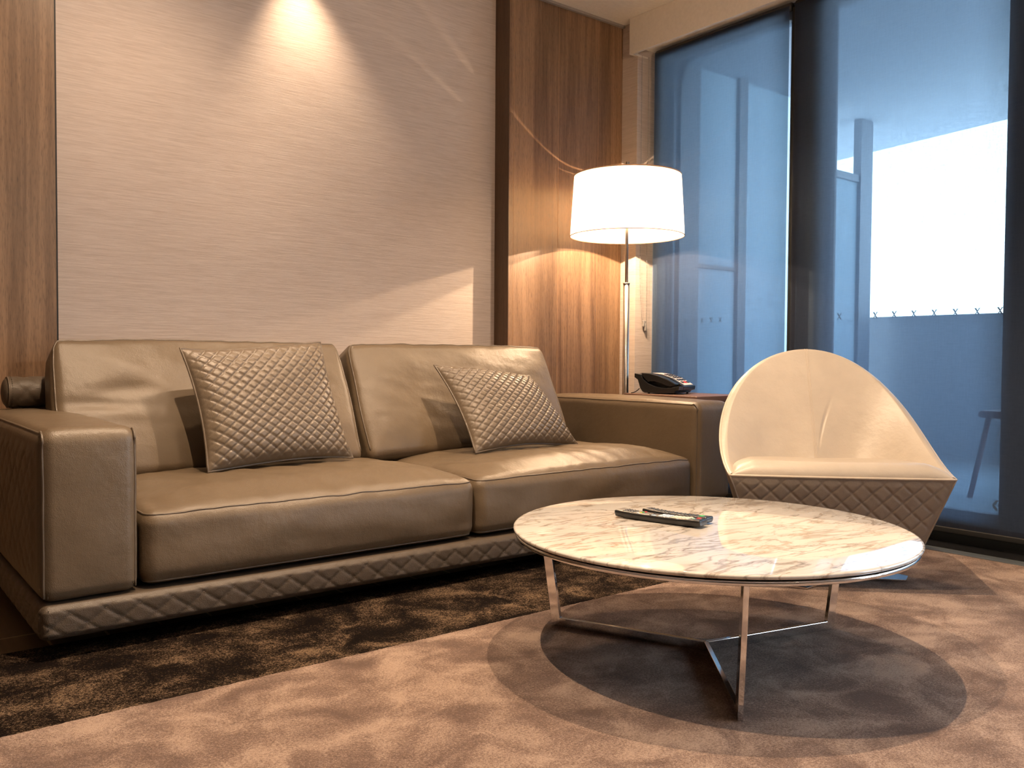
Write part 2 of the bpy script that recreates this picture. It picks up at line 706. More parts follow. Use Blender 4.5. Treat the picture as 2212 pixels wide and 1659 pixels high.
# back wall: wallpaper recess between two walnut claddings
struct(MB().box(0.66, 2.90, YW, YW + 0.12, -0.012, CEIL).build('wall_back', WALLP), 'striated beige wallpaper behind the sofa')
wr = struct(MB().box(2.869, W - 0.002, YB, YB + 0.24, -0.012, CEIL - 0.014).build('wall_back_right', WALNUT), 'walnut veneer cladding beside the window')
MB().box(2.8655, 2.869, YB + 0.0005, YW, -0.012, CEIL - 0.014).build('reveal_edge', WALNUT_D, wr)
jb = MB()
for xx in (2.898, 3.215, 3.52):
    jb.box(xx, xx + 0.0022, YB - 0.0006, YB + 0.001, -0.012, CEIL - 0.014)
jb.build('panel_joint', plain('veneer_joint', (0.36, 0.20, 0.10), 0.5), wr)
struct(MB().box(XL, 0.694, YB, YB + 0.24, -0.012, CEIL - 0.014).build('wall_back_left', WALNUT), 'walnut veneer cladding left of the wallpaper')
struct(MB().box(0.694, 0.703, YB + 0.018, YB + 0.13, -0.012, CEIL - 0.001).build('trim_1', BLACKM), 'black shadow gap beside the wallpaper')
struct(MB().box(2.860, W - 0.001, YB - 0.018, YB - 0.001, CEIL - 0.014, CEIL - 0.0005).build('trim_2', TRIMG), 'grey shadow line between ceiling and walnut')
ROOMW = plain('brown_wallcovering', (0.30, 0.22, 0.16), 0.8)
struct(MB().box(XL - 0.1, XL, YS, 3.95, -0.012, CEIL).build('wall_left', ROOMW))
struct(MB().box(XL, W + 0.25, YS - 0.1, YS, -0.012, CEIL).build('wall_front', ROOMW))
# window wall: papered pier with the window recess
WR = 3.52
XB = 3.80
struct(MB().box(W, 4.06, WR, 3.95, -0.012, CEIL).build('wall_right', WALLP), 'papered pier between walnut and window')
struct(MB().box(W, 4.06, YS, WR, 2.60, CEIL).build('wall_right_head', CEILP))
pel = MB()
pel.prism([(3.66, YS), (3.66, 3.533), (W - 0.0003, 3.533), (W - 0.0003, 3.515), (3.678, 3.515), (3.678, YS)], (2.55, CEIL - 0.0005), lambda u, v, e: (u, v, e))
struct(MB().box(3.680, 3.79, 3.508, 3.519, 2.548, 2.556).build('trim_8', PELM), 'small end lip under the pelmet')
struct(pel.build('trim_3', PELM, bevel=0.0015), 'cream pelmet box above the roller blinds')
struct(MB().box(3.652, 3.83, YS, WR - 0.001, -0.0119, 0.003).build('trim_4', THRESH, bevel=0.001), 'grey metal threshold strip below the window')
struct(MB().box(3.842, 3.858, YS, WR - 0.001, 0.003, 0.09).build('trim_6', BLACKM))
struct(MB().box(3.720, 3.84, YS, WR - 0.001, 0.003, 0.006).build('trim_5', BLACK), 'black sill below the blinds')

# ------------------------------------------------------------------ window frames and glass
XF = 3.86


def window(n, y0, y1, top=2.52, bot=0.15, jl=0.10, jr=0.10, label=None):
    fr = MB()
    fr.box(XF, XF + 0.08, y0, y1, 0.0, bot)
    fr.box(XF, XF + 0.08, y0, y1, top, 2.60)
    fr.box(XF, XF + 0.08, y0, y0 + jl, bot, top)
    fr.box(XF, XF + 0.08, y1 - jr, y1, bot, top)
    for s, yy in ((1, y0 + jl), (-1, y1 - jr)):
        fr.box(XF + 0.02, XF + 0.06, min(yy, yy + s * 0.014), max(yy, yy + s * 0.014), bot, top)
        fr.box(XF + 0.03, XF + 0.05, min(yy + s * 0.02, yy + s * 0.026), max(yy + s * 0.02, yy + s * 0.026), bot, top)
    o = struct(fr.build('window_%d' % n, FRAME), label)
    MB().box(XF + 0.036, XF + 0.042, y0 + jl, y1 - jr, bot, top).build('glass', GLASS, o)
    return o


w1 = window(1, 2.578, 3.519, jl=0.012, jr=0.10, label='narrow fixed pane behind the left blind')
w2 = window(2, 1.30, 2.572, jl=0.245, jr=0.185, label='wide pane behind the right blind, facing the balcony')
w3 = window(3, -0.9, 1.298, jl=0.1, jr=0.02)
# manifestation marks on the glass: small X shapes with serifs
DECAL = plain('etched_film', (0.22, 0.28, 0.34), 0.7)


def xmark(parent, y, z, s, x=XF + 0.034):
    b = MB()

    def bar(y0, z0, y1, z1, t):
        d = Vector((0, y1 - y0, z1 - z0))
        d.normalize()
        q = Vector((0, -d.z, d.y)) * t / 2
        P0, P1 = Vector((x, y0, z0)), Vector((x, y1, z1))
        vs = [P0 - q, P0 + q, P1 + q, P1 - q]
        vs = vs + [p + Vector((0.001, 0, 0)) for p in vs]
        b.add(vs, [(0, 1, 2, 3), (7, 6, 5, 4), (0, 4, 5, 1), (1, 5, 6, 2), (2, 6, 7, 3), (3, 7, 4, 0)], False)
    # note: +y is to the left seen from the room
    bar(y - s * .45, z + s * .7, y + s * .45, z - s * .7, s * .16)
    bar(y + s * .42, z + s * .7, y + s * .02, z + s * .12, s * .26)
    bar(y - s * .05, z - s * .12, y - s * .42, z - s * .7, s * .26)
    for sy, sz in ((-.45, .7), (.42, .7), (.45, -.7), (-.42, -.7)):
        bar(y + s * (sy - .2), z + s * sz, y + s * (sy + .2), z + s * sz, s * .09)
    return b.build('glass_marking', DECAL, parent)


for yy in (3.297, 3.234, 3.171, 3.108, 3.045):
    xmark(w1, yy, 1.018, 0.019)
for k in range(9):
    xmark(w2, 2.325 - k * 0.0925, 1.012, 0.020)
PALEF = plain('pale_film', (0.6, 0.66, 0.7), 0.6)
b = MB()
for q in (0, 0.022, 0.044):
    for sg in (-1, 1):
        P = [(XF + 0.034, 1.60 - q, 0.185), (XF + 0.034, 1.60 - q - 0.012, 0.185), (XF + 0.034, 1.585 - q - 0.012, 0.185 + sg * 0.022), (XF + 0.034, 1.585 - q, 0.185 + sg * 0.022)]
        P2 = [(p[0] + 0.001, p[1], p[2]) for p in P]
        b.add(P + P2, [(0, 1, 2, 3), (7, 6, 5, 4), (0, 4, 5, 1), (1, 5, 6, 2), (2, 6, 7, 3), (3, 7, 4, 0)], False)
b.build('arrow_marking', PALEF, w2)


# ------------------------------------------------------------------ roller blinds
def blind(y0, y1, label):
    o = thing('roller_blind', label, 'blind', (XB, (y0 + y1) / 2, 0.055), 'roller blinds hanging at the window')
    ny = 60
    MB().grid(lambda u, v: (XB + 0.0015 * math.sin(v * 9 + u * 3) * (1 - v), y0 + (y1 - y0) * u, 0.075 + 2.49 * v), ny, 40).build('fabric', BLIND, o)
    MB().rbox((0.006, (y1 - y0) / 2, 0.0125), 0.004, (1, 2, 1), 2, mat=Matrix.Translation((XB, (y0 + y1) / 2, 0.0675))).build('bottom_rail', BLACKM, o)
    MB().tube([(XB + 0.022, y0, 2.566), (XB + 0.022, y1, 2.566)], 0.021, 16).build('roller', RUBBER, o)
    return o


bl1 = blind(2.568, 3.46, 'dark see-through roller blind behind the lamp, the narrower one')
bl2 = blind(0.90, 2.538, 'dark see-through roller blind behind the armchair, showing the bright balcony')
struct(MB().box(3.815, 3.845, 2.540, 2.562, 0.006, 2.56).build('trim_7', BLACKM), 'black upright in the gap between the two blinds')
# bead chain of the left blind
bc = MB()
import bmesh as _bm


def octa(mb, c, r):
    c = Vector(c)
    vs = [c + Vector(d) * r for d in ((1, 0, 0), (-1, 0, 0), (0, 1, 0), (0, -1, 0), (0, 0, 1), (0, 0, -1))]
    mb.add(vs, [(0, 2, 4), (2, 1, 4), (1, 3, 4), (3, 0, 4), (2, 0, 5), (1, 2, 5), (3, 1, 5), (0, 3, 5)], True)


zz = 2.55
CY = 3.502
while zz > 1.02:
    t = max(0, (1.35 - zz) / 0.35)
    octa(bc, (3.735 + 0.028 * t * t, CY, zz), 0.0036)
    octa(bc, (3.788, CY - 0.004, zz), 0.0036)
    zz -= 0.0095
for k in range(8):
    a = PI * k / 7
    octa(bc, (3.776 + 0.013 * math.cos(a), CY, 1.02 - 0.013 * math.sin(a)), 0.0026)
bc.build('bead_chain', BEAD, bl1)
cl = MB()
cl.rbox((0.012, 0.008, 0.018), 0.004, (1, 1, 1), 2, mat=Matrix.Translation((3.779, CY + 0.004, 1.005)))
cl.rbox((0.006, 0.006, 0.022), 0.003, (1, 1, 1), 2, mat=Matrix.Translation((3.787, CY, 0.985)))
cl.build('chain_cleat', BEAD, bl1)

# ------------------------------------------------------------------ balcony outside
struct(MB().box(3.95, 7.2, -2.5, 9.0, -0.06, 0.08).build('floor_balcony', TILEB), 'pale tiled balcony floor')
b = MB()
sl = lambda y: 6.77 + (y - 2.70) * 0.174
b.prism([(3.94, -2.5), (sl(-2.5), -2.5), (sl(9), 9.0), (3.94, 9.0)], (2.56, 2.80), lambda u, v, e: (u, v, e))
struct(b.build('ceiling_balcony', CONC_L), 'balcony soffit')
struct(MB().box(6.35, 6.50, -2.5, 9.0, 0.08, 1.13).build('wall_balcony', CONC), 'balcony parapet')
part = thing('balcony_partition', 'frosted glass screen with steel posts dividing the balcony', 'partition', (5.0, 3.42, 0.08))
posts = [(3.96, 4.136), (4.52, 4.60), (5.42, 5.50), (5.95, 6.11)]
for (a, c) in posts:
    MB().box(a, c, 3.40, 3.46, 0.08, 2.558).build('post', STEELP, part)
MB().box(5.50, 5.95, 3.41, 3.45, 2.10, 2.15).build('top_rail', STEELP, part)
MB().box(4.136, 4.52, 3.41, 3.45, 1.355, 1.375).build('middle_rail', STEELP, part)
for (a, c, zt_) in ((4.136, 4.52, 2.558), (4.60, 5.42, 2.558), (5.50, 5.95, 2.10)):
    MB().box(a, c, 3.428, 3.434, 0.12, zt_).build('glass_panel', FROST, part)
# balcony chair glimpsed at the pane's right edge
REDW = plain('red_brown_paint', (0.16, 0.05, 0.04), 0.5)
bch = thing('balcony_chair', 'dark balcony chair with splayed legs seen through the right blind', 'chair', (4.95, 2.0, 0.08))
for (lx, ly) in ((-1, 1), (1, 1), (-1, -1), (1, -1)):
    MB().tube([(4.95 + lx * 0.23, 1.82 + ly * 0.23, 0.08), (4.95 + lx * 0.17, 1.82 + ly * 0.17, 0.50)], 0.014, 8).build('leg', REDW, bch)
MB().rbox((0.21, 0.21, 0.02), 0.015, (2, 2, 1), 3, mat=Matrix.Translation((4.95, 1.82, 0.52))).build('seat', REDW, bch)
MB().rbox((0.02, 0.20, 0.17), 0.015, (1, 2, 2), 3, mat=Matrix.Translation((5.14, 1.82, 0.77))).build('backrest', PLASTW, bch)
hill = MB()
hill.grid(lambda u, v: (420 + 60 * v, 80 + 480 * u, -40 + (1 - abs(2 * v - 1)) * (48 + 16 * math.sin(u * 7) * math.sin(u * 17 + 1) + 10 * math.sin(u * 31))), 60, 4)
struct(hill.build('hills', CONC), 'distant hill beyond the balcony')

# ------------------------------------------------------------------ rug
rug = thing('area_rug', 'mottled brown rug with a near-black band beside the sofa, under the marble table', 'rug', (1.2, 0.8, -0.012))
EDGE = 2.068


def rug_edge(x, amp=0.0035):
    return EDGE + amp * nz((x, 0, 0), 40) + amp * 0.8 * nz((x, 1, 0), 140)


def rug_l(u, v):
    x = XL + 0.35 + (3.650 - XL - 0.35) * u
    y = -2.2 + (rug_edge(x) + 2.2) * v
    if v >= 0.999:
        z = -0.004
    else:
        z = -0.0002 - (0.0 if v < 0.985 else 0.0007)
    return (x, y, z)


vvs = list(np.linspace(0, 0.97, 60)) + [0.99, 0.997, 1.0]


def gridlist(mb, fn, us, vs_, smooth=True):
    V = len(vs_)
    P = [fn(u, v) for u in us for v in vs_]
    F = [(i * V + j, (i + 1) * V + j, (i + 1) * V + j + 1, i * V + j + 1) for i in range(len(us) - 1) for j in range(V - 1)]
    mb.add(P, F, smooth)


m_ = MB()
gridlist(m_, rug_l, list(np.linspace(0, 1, 1400)), [0, 0.5, 0.9, 0.99, 0.997, 0.9985, 1.0])
m_.build('light_field', RUG_L, rug)
m_ = MB()
m_.box(XL + 0.35, 3.650, -2.2, 2.648, -0.0119, -0.0035)
m_.build('backing', RUG_D, rug)
m_ = MB()
gridlist(m_, lambda u, v: (XL + 0.35 + (3.65 - XL - 0.35) * u, 2.02 + 0.628 * v + (0.003 * nz((u * 4, 5, 0), 60) if v == 1 else 0), -0.0022 if v < 1 else -0.0119), list(np.linspace(0, 1, 500)), [0, 0.5, 0.99, 1.0])
m_.build('dark_border', RUG_D, rug)

# ------------------------------------------------------------------ sofa
SX0, SX1, SY0, SY1 = 0.432, 3.297, 2.504, 3.53
sofa = thing('leather_sofa', 'long taupe leather sofa with quilted base, against the papered wall', 'sofa', ((SX0 + SX1) / 2, 3.0, 0.0))
QW, QH = 0.088, 0.066


def base_fn(w, e):
    if e.y < -0.25:
        k = smooth01((-e.y - 0.25) / 0.4)
        q = quilt(w.x, w.z + 0.012, QW, QH, 0.0040)
        return (w.x, w.y - q * k * 0.9 * (1 - smooth01((abs(e.z) - 0.1) / 0.55)), w.z)
    if e.x < -0.5:
        return (w.x - quilt(w.y, w.z, QW, QH, 0.004), w.y, w.z)
    return tuple(w)


hb = ((SX1 - SX0) / 2, (SY1 - SY0) / 2 + 0.003, 0.0465)
MB().rbox(hb, 0.020, (400, 70, 16), 5, fn=base_fn, mat=Matrix.Translation(((SX0 + SX1) / 2, (SY0 + SY1) / 2 - 0.006, 0.0975))).build('base', LEATHER_Q, sofa)
for fx in (0.62, 1.86, 3.08):
    for fy in (2.72, 3.36):
        MB().box(fx - 0.04, fx + 0.04, fy - 0.04, fy + 0.04, 0.0 if fy > 2.66 else 0.0, 0.053).build('foot', BLACKM, sofa)
qs = MB()
bcx, byf = (SX0 + SX1) / 2, (SY0 + SY1) / 2 - 0.006 - hb[1] - 0.0004
for k in range(-36, 37):
    for sg in (-1, 1):
        # lines a / QW + sg * b / QH = k, with b measured from the band's middle
        ln = []
        for i in range(13):
            zl = -0.030 + 0.060 * i / 12
            xl = (k - sg * (zl + 0.012) / QH) * QW
            if abs(xl) < hb[0] - 0.025:
                ln.append((bcx + xl, byf, 0.0975 + zl))
        if len(ln) > 6:
            qs.dashes(ln, 0.0042, 0.0034, 0.0011)
qs.build('quilt_stitching', STITCH_L, sofa)
st = MB()
st.dashes([(SX0 + 0.017, SY0 - 0.0105, 0.062 + 0.0075 * i) for i in range(10)])
st.build('stitching', STITCH, sofa)


def seam_tube(mb, pts, r=0.0032, closed=False):
    mb.tube(pts, r, 7, closed)


def arm(xc, outer):  # outer = -1 for the left arm (quilted face to the left), +1 right arm
    hx, hy, hz = 0.1235, (SY1 - SY0) / 2, 0.2275
    cy, cz = (SY0 + SY1) / 2, 0.1475 + hz
    r = 0.036

    def fn(w, e):
        x, y, z = w
        if e.z > 0:
            crown = 0.014 * (1 - (x / hx) ** 2) * smooth01(e.z) * (0.7 + 0.3 * math.cos(y / hy * 2.2))
            z += crown
        if e.y < 0:
            y -= 0.008 * (1 - (x / hx) ** 2) * (1 - (z / hz) ** 4) * smooth01(-e.y)
        if e.x * outer > 0.3:
            k = smooth01((e.x * outer - 0.3) / 0.5)
            q = quilt(y, z, QW, QH * 1.25, 0.006) * max(0.0, min(1, (hy - 0.036 - abs(y)) * 25, (hz - 0.036 - abs(z)) * 25)) if outer < 0 else 0.003 * (1 - (z / hz) ** 2)
            bul = 0.012 * (1 - (z / hz) ** 2) * (1 - (y / hy) ** 4)
            x += outer * (q + bul * 0.5) * k
        elif e.x * outer < -0.3:
            x -= outer * 0.006 * (1 - (z / hz) ** 2) * (1 - (y / hy) ** 4)
        d = 0.0022 * nz((x + xc, y, z), 9, 3) * (1 if abs(e.x) < 0.9 else 0.5)
        return (x + e.x * d, y + e.y * d, z + e.z * d)
    T = Matrix.Translation((xc, cy, cz))
    o = MB().rbox((hx, hy, hz), r, (14, 100, 44), 5, fn=fn, mat=T).build('armrest', LEATHER, sofa)
    dms = []
    sms = []
    for side in (-1, 1):
        # seam running along the top side edge and down the front corner
        pts = []
        c45 = r * 0.7071
        for i in range(40):
            y = hy - r - (2 * hy - 2 * r) * i / 39
            w = Vector((side * (hx - r + c45), y, hz - r + c45))
            pts.append(T @ Vector(fn(w, Vector((side * .7071, 0, .7071)))))
        for i in range(1, 8):
            a = PI / 2 * i / 8
            e = Vector((side * .7071, -math.sin(a) * .7071, math.cos(a) * .7071)).normalized()
            w = Vector((side * (hx - r), -(hy - r), hz - r)) + Vector((side * r * .7071, -math.sin(a) * r * .85, math.cos(a) * r * .85))
            pts.append(T @ Vector(fn(w, e)))
        for i in range(30):
            z = hz - r - (2 * hz - 1.4 * r) * i / 29
            w = Vector((side * (hx - r + c45), -(hy - r + c45), z))
            pts.append(T @ Vector(fn(w, Vector((side * .7071, -.7071, 0)))))
        sm = MB()
        seam_tube(sm, pts, 0.0034)
        sms.append(sm)
        vert = pts[-30:]
        dm = MB()
        dm.dashes([p + Vector((-side * 0.0085, -0.0055, 0)) for p in vert])
        dms.append(dm)
    for sm in sms:
        sm.build('piping', PIPING, o)
    for dm in dms:
        dm.build('stitching', STITCH, o)
    return o


arm(SX0 + 0.1235, -1)
arm(SX1 - 0.1235, 1)


def seat_cushion(x0, x1, seed):
    hx, hy, hz = (x1 - x0) / 2, 0.33, 0.105
    cx_, cy, cz = (x0 + x1) / 2, SY0 + 0.005 + 0.33, 0.152 + 0.105
    r = 0.040

    def fn(w, e):
        x, y, z = w
        ux, uy = x / hx, y / hy
        if e.z > 0:
            k = smooth01(e.z * 1.2)
            fall = (1 - abs(ux) ** 5) * (1 - abs(uy) ** 6 if uy < 0 else 1.0)
            front = smooth01((uy + 1.0) / 0.45)
            z += k * 0.052 * fall * (0.45 + 0.55 * front) * (1 - 0.22 * smooth01((uy + 0.2) / 0.8))
            # wrinkles running front to back
            wr_ = nz((x * 3.2 + y * 1.6, y * 0.55, 0), 4.2, seed) * 0.009 + nz((x * 2.2, y * 0.5 - x, 0), 11, seed + 2) * 0.0028
            z += k * wr_ * (0.4 + 0.6 * smooth01(1 - abs(uy + 0.1)))
        if e.y < 0:
            k = smooth01(-e.y)
            y -= k * (0.014 * (1 - abs(ux) ** 4) * (1 - (z / hz) ** 2))
            y -= k * 0.005 * nz((x, z * 2.0, 0), 6, seed + 5)
        if abs(e.x) > 0.3:
            x += e.x * 0.003
        if e.z < 0:
            z -= 0.0
        return (x, y, z)
    T = Matrix.Translation((cx_, cy, cz))
    o = MB().rbox((hx, hy, hz), r, (90, 56, 20), 5, fn=fn, mat=T).build('seat_cushion', LEATHER, sofa)
    dm = MB()
    for top in (1, -1):
        sm = MB()
        pts = []
        zc = top * (hz - r + r * .7071)
        c45 = r * .7071

        def add(ex, ey, bx, by):
            e = Vector((ex, ey, top)).normalized() if (ex or ey) else Vector((0, 0, top))
            w = Vector((bx + ex * c45, by + ey * c45, zc))
            p = Vector(fn(w, Vector((ex * .7071, ey * .7071, top * .7071))))
            pts.append(T @ p)
        for i in range(20):
            add(-1, 0, -(hx - r), (hy - r) - (2 * hy - 2 * r) * i / 19)
        for i in range(1, 6):
            a = PI / 2 * i / 6
            add(-math.cos(a), -math.sin(a), -(hx - r), -(hy - r))
        for i in range(60):
            add(0, -1, -(hx - r) + (2 * hx - 2 * r) * i / 59, -(hy - r))
        for i in range(1, 6):
            a = PI / 2 * i / 6
            add(math.sin(a), -math.cos(a), (hx - r), -(hy - r))
        for i in range(20):
            add(1, 0, (hx - r), -(hy - r) + (2 * hy - 2 * r) * i / 19)
        seam_tube(sm, pts, 0.0030)
        if top > 0:
            dm.dashes([p + Vector((0, -0.0022, -0.0075)) for p in pts[25:86]], w=0.0011)
        sm.build('piping', PIPING, o)
    dm.build('stitching', STITCH, o)
    return o


seat_cushion(0.690, 1.836, 1.0)
seat_cushion(1.845, 3.038, 8.0)


def back_cushion(x0, x1, seed, dz=0.0):
    hx, hy, hz = (x1 - x0) / 2, 0.075, 0.262
    r = 0.036
    tilt = math.radians(26.0)
    # local: y = thickness (front = -hy), z = up along the slope; anchor bottom front edge
    R = Matrix.Rotation(-tilt, 4, 'X')
    cx_ = (x0 + x1) / 2
    anchor = Vector((cx_, 3.085, 0.392 + dz))
    T = Matrix.Translation(anchor) @ R @ Matrix.Translation((0, hy, hz))

    def fn(w, e):
        x, y, z = w
        ux, uz = x / hx, z / hz
        if e.y < 0:
            k = smooth01(-e.y * 1.1)
            y -= k * 0.034 * (1 - abs(ux) ** 4) * (1 - abs(uz) ** 3)
            y -= k * (0.009 * nz((x, z, 0), 3.5, seed) + 0.0035 * nz((x * 1.3 + z, z * 2.2, 0), 7.5, seed + 3)) * (1 - abs(ux) ** 6)
            dd = ((ux + 0.62) / 0.17) ** 2 + ((uz - 0.18) / 0.12) ** 2
            if seed < 5:
                y += 0.012 * math.exp(-dd) * k
                d2 = ((ux + 0.78 + (uz - .0) * 0.9) / 0.22) ** 2 + ((uz + 0.0) / 0.10) ** 2
                y += 0.010 * math.exp(-d2) * k
        if e.y > 0.3:
            y += 0.02 * (1 - abs(ux) ** 4) * (1 - abs(uz) ** 4)
        if e.z > 0:
            k = smooth01(e.z)
            z += k * (0.005 * nz((x, 0, 0), 9, seed + 1) + 0.004 * nz((x, 3, 0), 22, seed) - 0.004 + 0.012 * (1 - abs(ux) ** 3))
            # corners drop a little
        cdrop = max(0, abs(ux) - 0.93) / 0.07
        z -= smooth01(cdrop) * 0.016 * max(0, uz)
        x -= e.x * 0.010 * smooth01((uz - 0.6) / 0.4)
        x += e.x * 0.004 * math.sin(uz * 4 + seed)
        return (x, y, z)
    o = MB().rbox((hx, hy, hz), r, (90, 5, 46), 6, fn=fn, mat=T).build('back_cushion', LEATHER, sofa)
    sm = MB()
    dm = MB()
    c45 = r * .7071
    pts = []

    def add(ex, ez, bx, bz):
        w = Vector((bx + ex * c45, -(hy - r) - c45, bz + ez * c45))
        pts.append(T @ Vector(fn(w, Vector((ex * .7071, -.7071, ez * .7071)))))
    n = 30
    for i in range(n):
        add(-1, 0, -(hx - r), -(hz - r) + 2 * (hz - r) * i / (n - 1))
    for i in range(1, 7):
        a = PI / 2 * i / 7
        add(-math.cos(a), math.sin(a), -(hx - r), hz - r)
    for i in range(90):
        add(0, 1, -(hx - r) + 2 * (hx - r) * i / 89, hz - r)
    for i in range(1, 7):
        a = PI / 2 * i / 7
        add(math.sin(a), math.cos(a), hx - r, hz - r)
    for i in range(n):
        add(1, 0, hx - r, hz - r - 2 * (hz - r) * i / (n - 1))
    seam_tube(sm, pts, 0.0032)
    nrm = (T.to_3x3() @ Vector((0, 1, 0)))
    dm.dashes([p + nrm * 0.009 + Vector((-0.0035, 0, 0)) for p in pts[:n]], w=0.0012)
    sm.build('piping', PIPING, o)
    dm.build('stitching', STITCH, o)
    return o


back_cushion(0.600, 1.708, 1.5)
back_cushion(1.728, 2.838, 9.0)
MB().rbox((1.165, 0.045, 0.235), 0.03, (10, 2, 6), 4, mat=Matrix.Translation((1.665, 3.482, 0.38))).build('back_frame', LEATHER, sofa)


def bolster(u, v):
    x = 0.502 + 2.33 * u
    a = 2 * PI * v
    r = 0.050 + quilt(x, a * 0.05, QW * 0.9, 0.078, 0.005)
    return (x, 3.475 + r * math.cos(a), 0.668 + r * math.sin(a))


bo = MB().grid(bolster, 330, 40, closev=True)
n = 40
for s, xx in ((-1, 0.502), (1, 2.832)):
    prof = [(0.050 * math.cos(t * PI / 2 / 5), 0.018 * math.sin(t * PI / 2 / 5)) for t in range(6)]
    vs = []
    for (rr, dx) in prof:
        for k in range(n):
            a = 2 * PI * k / n
            vs.append((xx + s * dx, 3.475 + rr * math.cos(a), 0.668 + rr * math.sin(a)))
    fs = [(i * n + k, i * n + (k + 1) % n, (i + 1) * n + (k + 1) % n, (i + 1) * n + k) for i in range(5) for k in range(n)]
    bo.add(vs, fs, True)
bob = bo.build('headrest_roll', LEATHER_Q, sofa)
MB().tube([(0.503, 3.475 + 0.053 * math.cos(2 * PI * k / 40), 0.668 + 0.053 * math.sin(2 * PI * k / 40)) for k in range(40)], 0.003, 6, True).build('piping', PIPING, bob)
d_ = MB()
d_.dashes([(0.513, 3.475 + 0.0545 * math.cos(2 * PI * k / 60), 0.668 + 0.0545 * math.sin(2 * PI * k / 60)) for k in range(61)])
d_.build('stitching', STITCH, bob)


# ------------------------------------------------------------------ quilted throw pillows
def pillow(BL, BR, TR, TL, T0, seed, label):
    BL, BR, TR, TL = map(Vector, (BL, BR, TR, TL))
    c = (BL + BR + TR + TL) / 4
    nrm = (BR - BL).cross(TL - BL).normalized()
    if nrm.y > 0:
        nrm = -nrm
    o = thing('throw_pillow', label, 'pillow', tuple((BL + BR) / 2), 'quilted leather pillows on the sofa')
    N = 132

    def mid(u, v):
        a, b_ = (u + 1) / 2, (v + 1) / 2
        # edges pinch inwards between the corners
        pin = 0.065
        uu = u * (1 - pin * (1 - v * v))
        vv = v * (1 - pin * (1 - u * u))
        a, b_ = (uu + 1) / 2, (vv + 1) / 2
        p = BL * (1 - a) * (1 - b_) + BR * a * (1 - b_) + TL * (1 - a) * b_ + TR * a * b_
        return p + nrm * 0.010 * math.sin(3 * u + seed) * (v * v)

    def thick(u, v):
        return T0 * max(0.0, (1 - abs(u) ** 3.0)) ** 0.55 * max(0.0, (1 - abs(v) ** 3.0)) ** 0.55

    def front(u_, v_):
        u, v = 2 * u_ - 1, 2 * v_ - 1
        K = 12
        s, t = (u + v) / 2 * K, (u - v) / 2 * K
        ed = min(1.0, (1 - max(abs(u), abs(v))) * 9)
        q = 0.0075 * pad(s) * pad(t) * ed
        return mid(u, v) + nrm * (thick(u, v) + q + 0.002 * nz((u, v, 0), 3, seed))

    def back(u_, v_):
        u, v = 2 * u_ - 1, 2 * v_ - 1
        return mid(u, v) - nrm * thick(u, v) * 0.72
    m = MB()
    m.grid(front, N, N)
    m.build('quilted_cover', LEATHER_PILLOW, o)
    MB().grid(back, 30, 30).build('back_cover', LEATHER, o)
    pts = []
    for i in range(30):
        pts.append(mid(-1 + 2 * i / 30, -1))
    for i in range(30):
        pts.append(mid(1, -1 + 2 * i / 30))
    for i in range(30):
        pts.append(mid(1 - 2 * i / 30, 1))
    for i in range(30):
        pts.append(mid(-1, 1 - 2 * i / 30))
    MB().tube([p + nrm * 0.001 for p in pts], 0.0042, 8, True).build('piping', PIPING, o)
    return o


pillow((1.003, 2.890, 0.412), (1.588, 2.975, 0.412), (1.530, 3.135, 0.856), (0.967, 3.055, 0.826), 0.070, 0.3,
       'larger upright quilted pillow on the left half of the sofa')
pillow((2.062, 2.820, 0.418), (2.655, 2.850, 0.416), (2.528, 3.045, 0.722), (2.020, 3.060, 0.770), 0.066, 2.1,
       'quilted pillow lying back against the right cushion of the sofa')

# ------------------------------------------------------------------ marble coffee table
TX, TY = 1.897, 1.512
tab = thing('coffee_table', 'round marble coffee table on three chrome legs standing on the rug', 'table', (TX, TY, 0.0))
prof = [(0, 0.3285), (0.525, 0.3285), (0.5335, 0.330), (0.5365, 0.333), (0.5370, 0.3365), (0.5345, 0.3395), (0.529, 0.3405), (0.25, 0.3405), (0, 0.3405)]
MB().lathe(prof, (TX, TY, 0), 160).build('marble_top', MARBLE, tab)
MB().lathe([(0.505, 0.3145), (0.5290, 0.3145), (0.5310, 0.3155), (0.5310, 0.3245), (0.5290, 0.3255), (0.505, 0.3255), (0.505, 0.3145)], (TX, TY, 0), 160).build('rim_ring', CHROME, tab)
MB().lathe([(0.0, 0.3255), (0.515, 0.3255), (0.515, 0.3285), (0, 0.3285)], (TX, TY, 0), 96).build('underlay', BLACKM, tab)
for deg in (113.0, -12.9, -132.0):
    a = math.radians(deg)
    d = Vector((math.cos(a), math.sin(a), 0))
    s = Vector((-math.sin(a), math.cos(a), 0))
    o0 = Vector((TX - 0.011, TY - 0.005, 0))
    m = MB()
    # flat bar in the radial plane: foot bar, then the leaning upright, one mitred profile
    th = 0.0065
    bw = 0.026
    r0, r1, rt = 0.0, 0.466, 0.513
    prf = [(r0, 0.0), (r1, 0.0), (rt, 0.3150), (rt - bw * 1.02, 0.3150), (r1 - bw * 0.98, bw), (r0, bw)]
    m.prism(prf, (-th, th), lambda u, v, e: o0 + d * u + s * e + Vector((0, 0, v)))
    m.build('leg', CHROME, tab, bevel=0.0012)
    n = 3

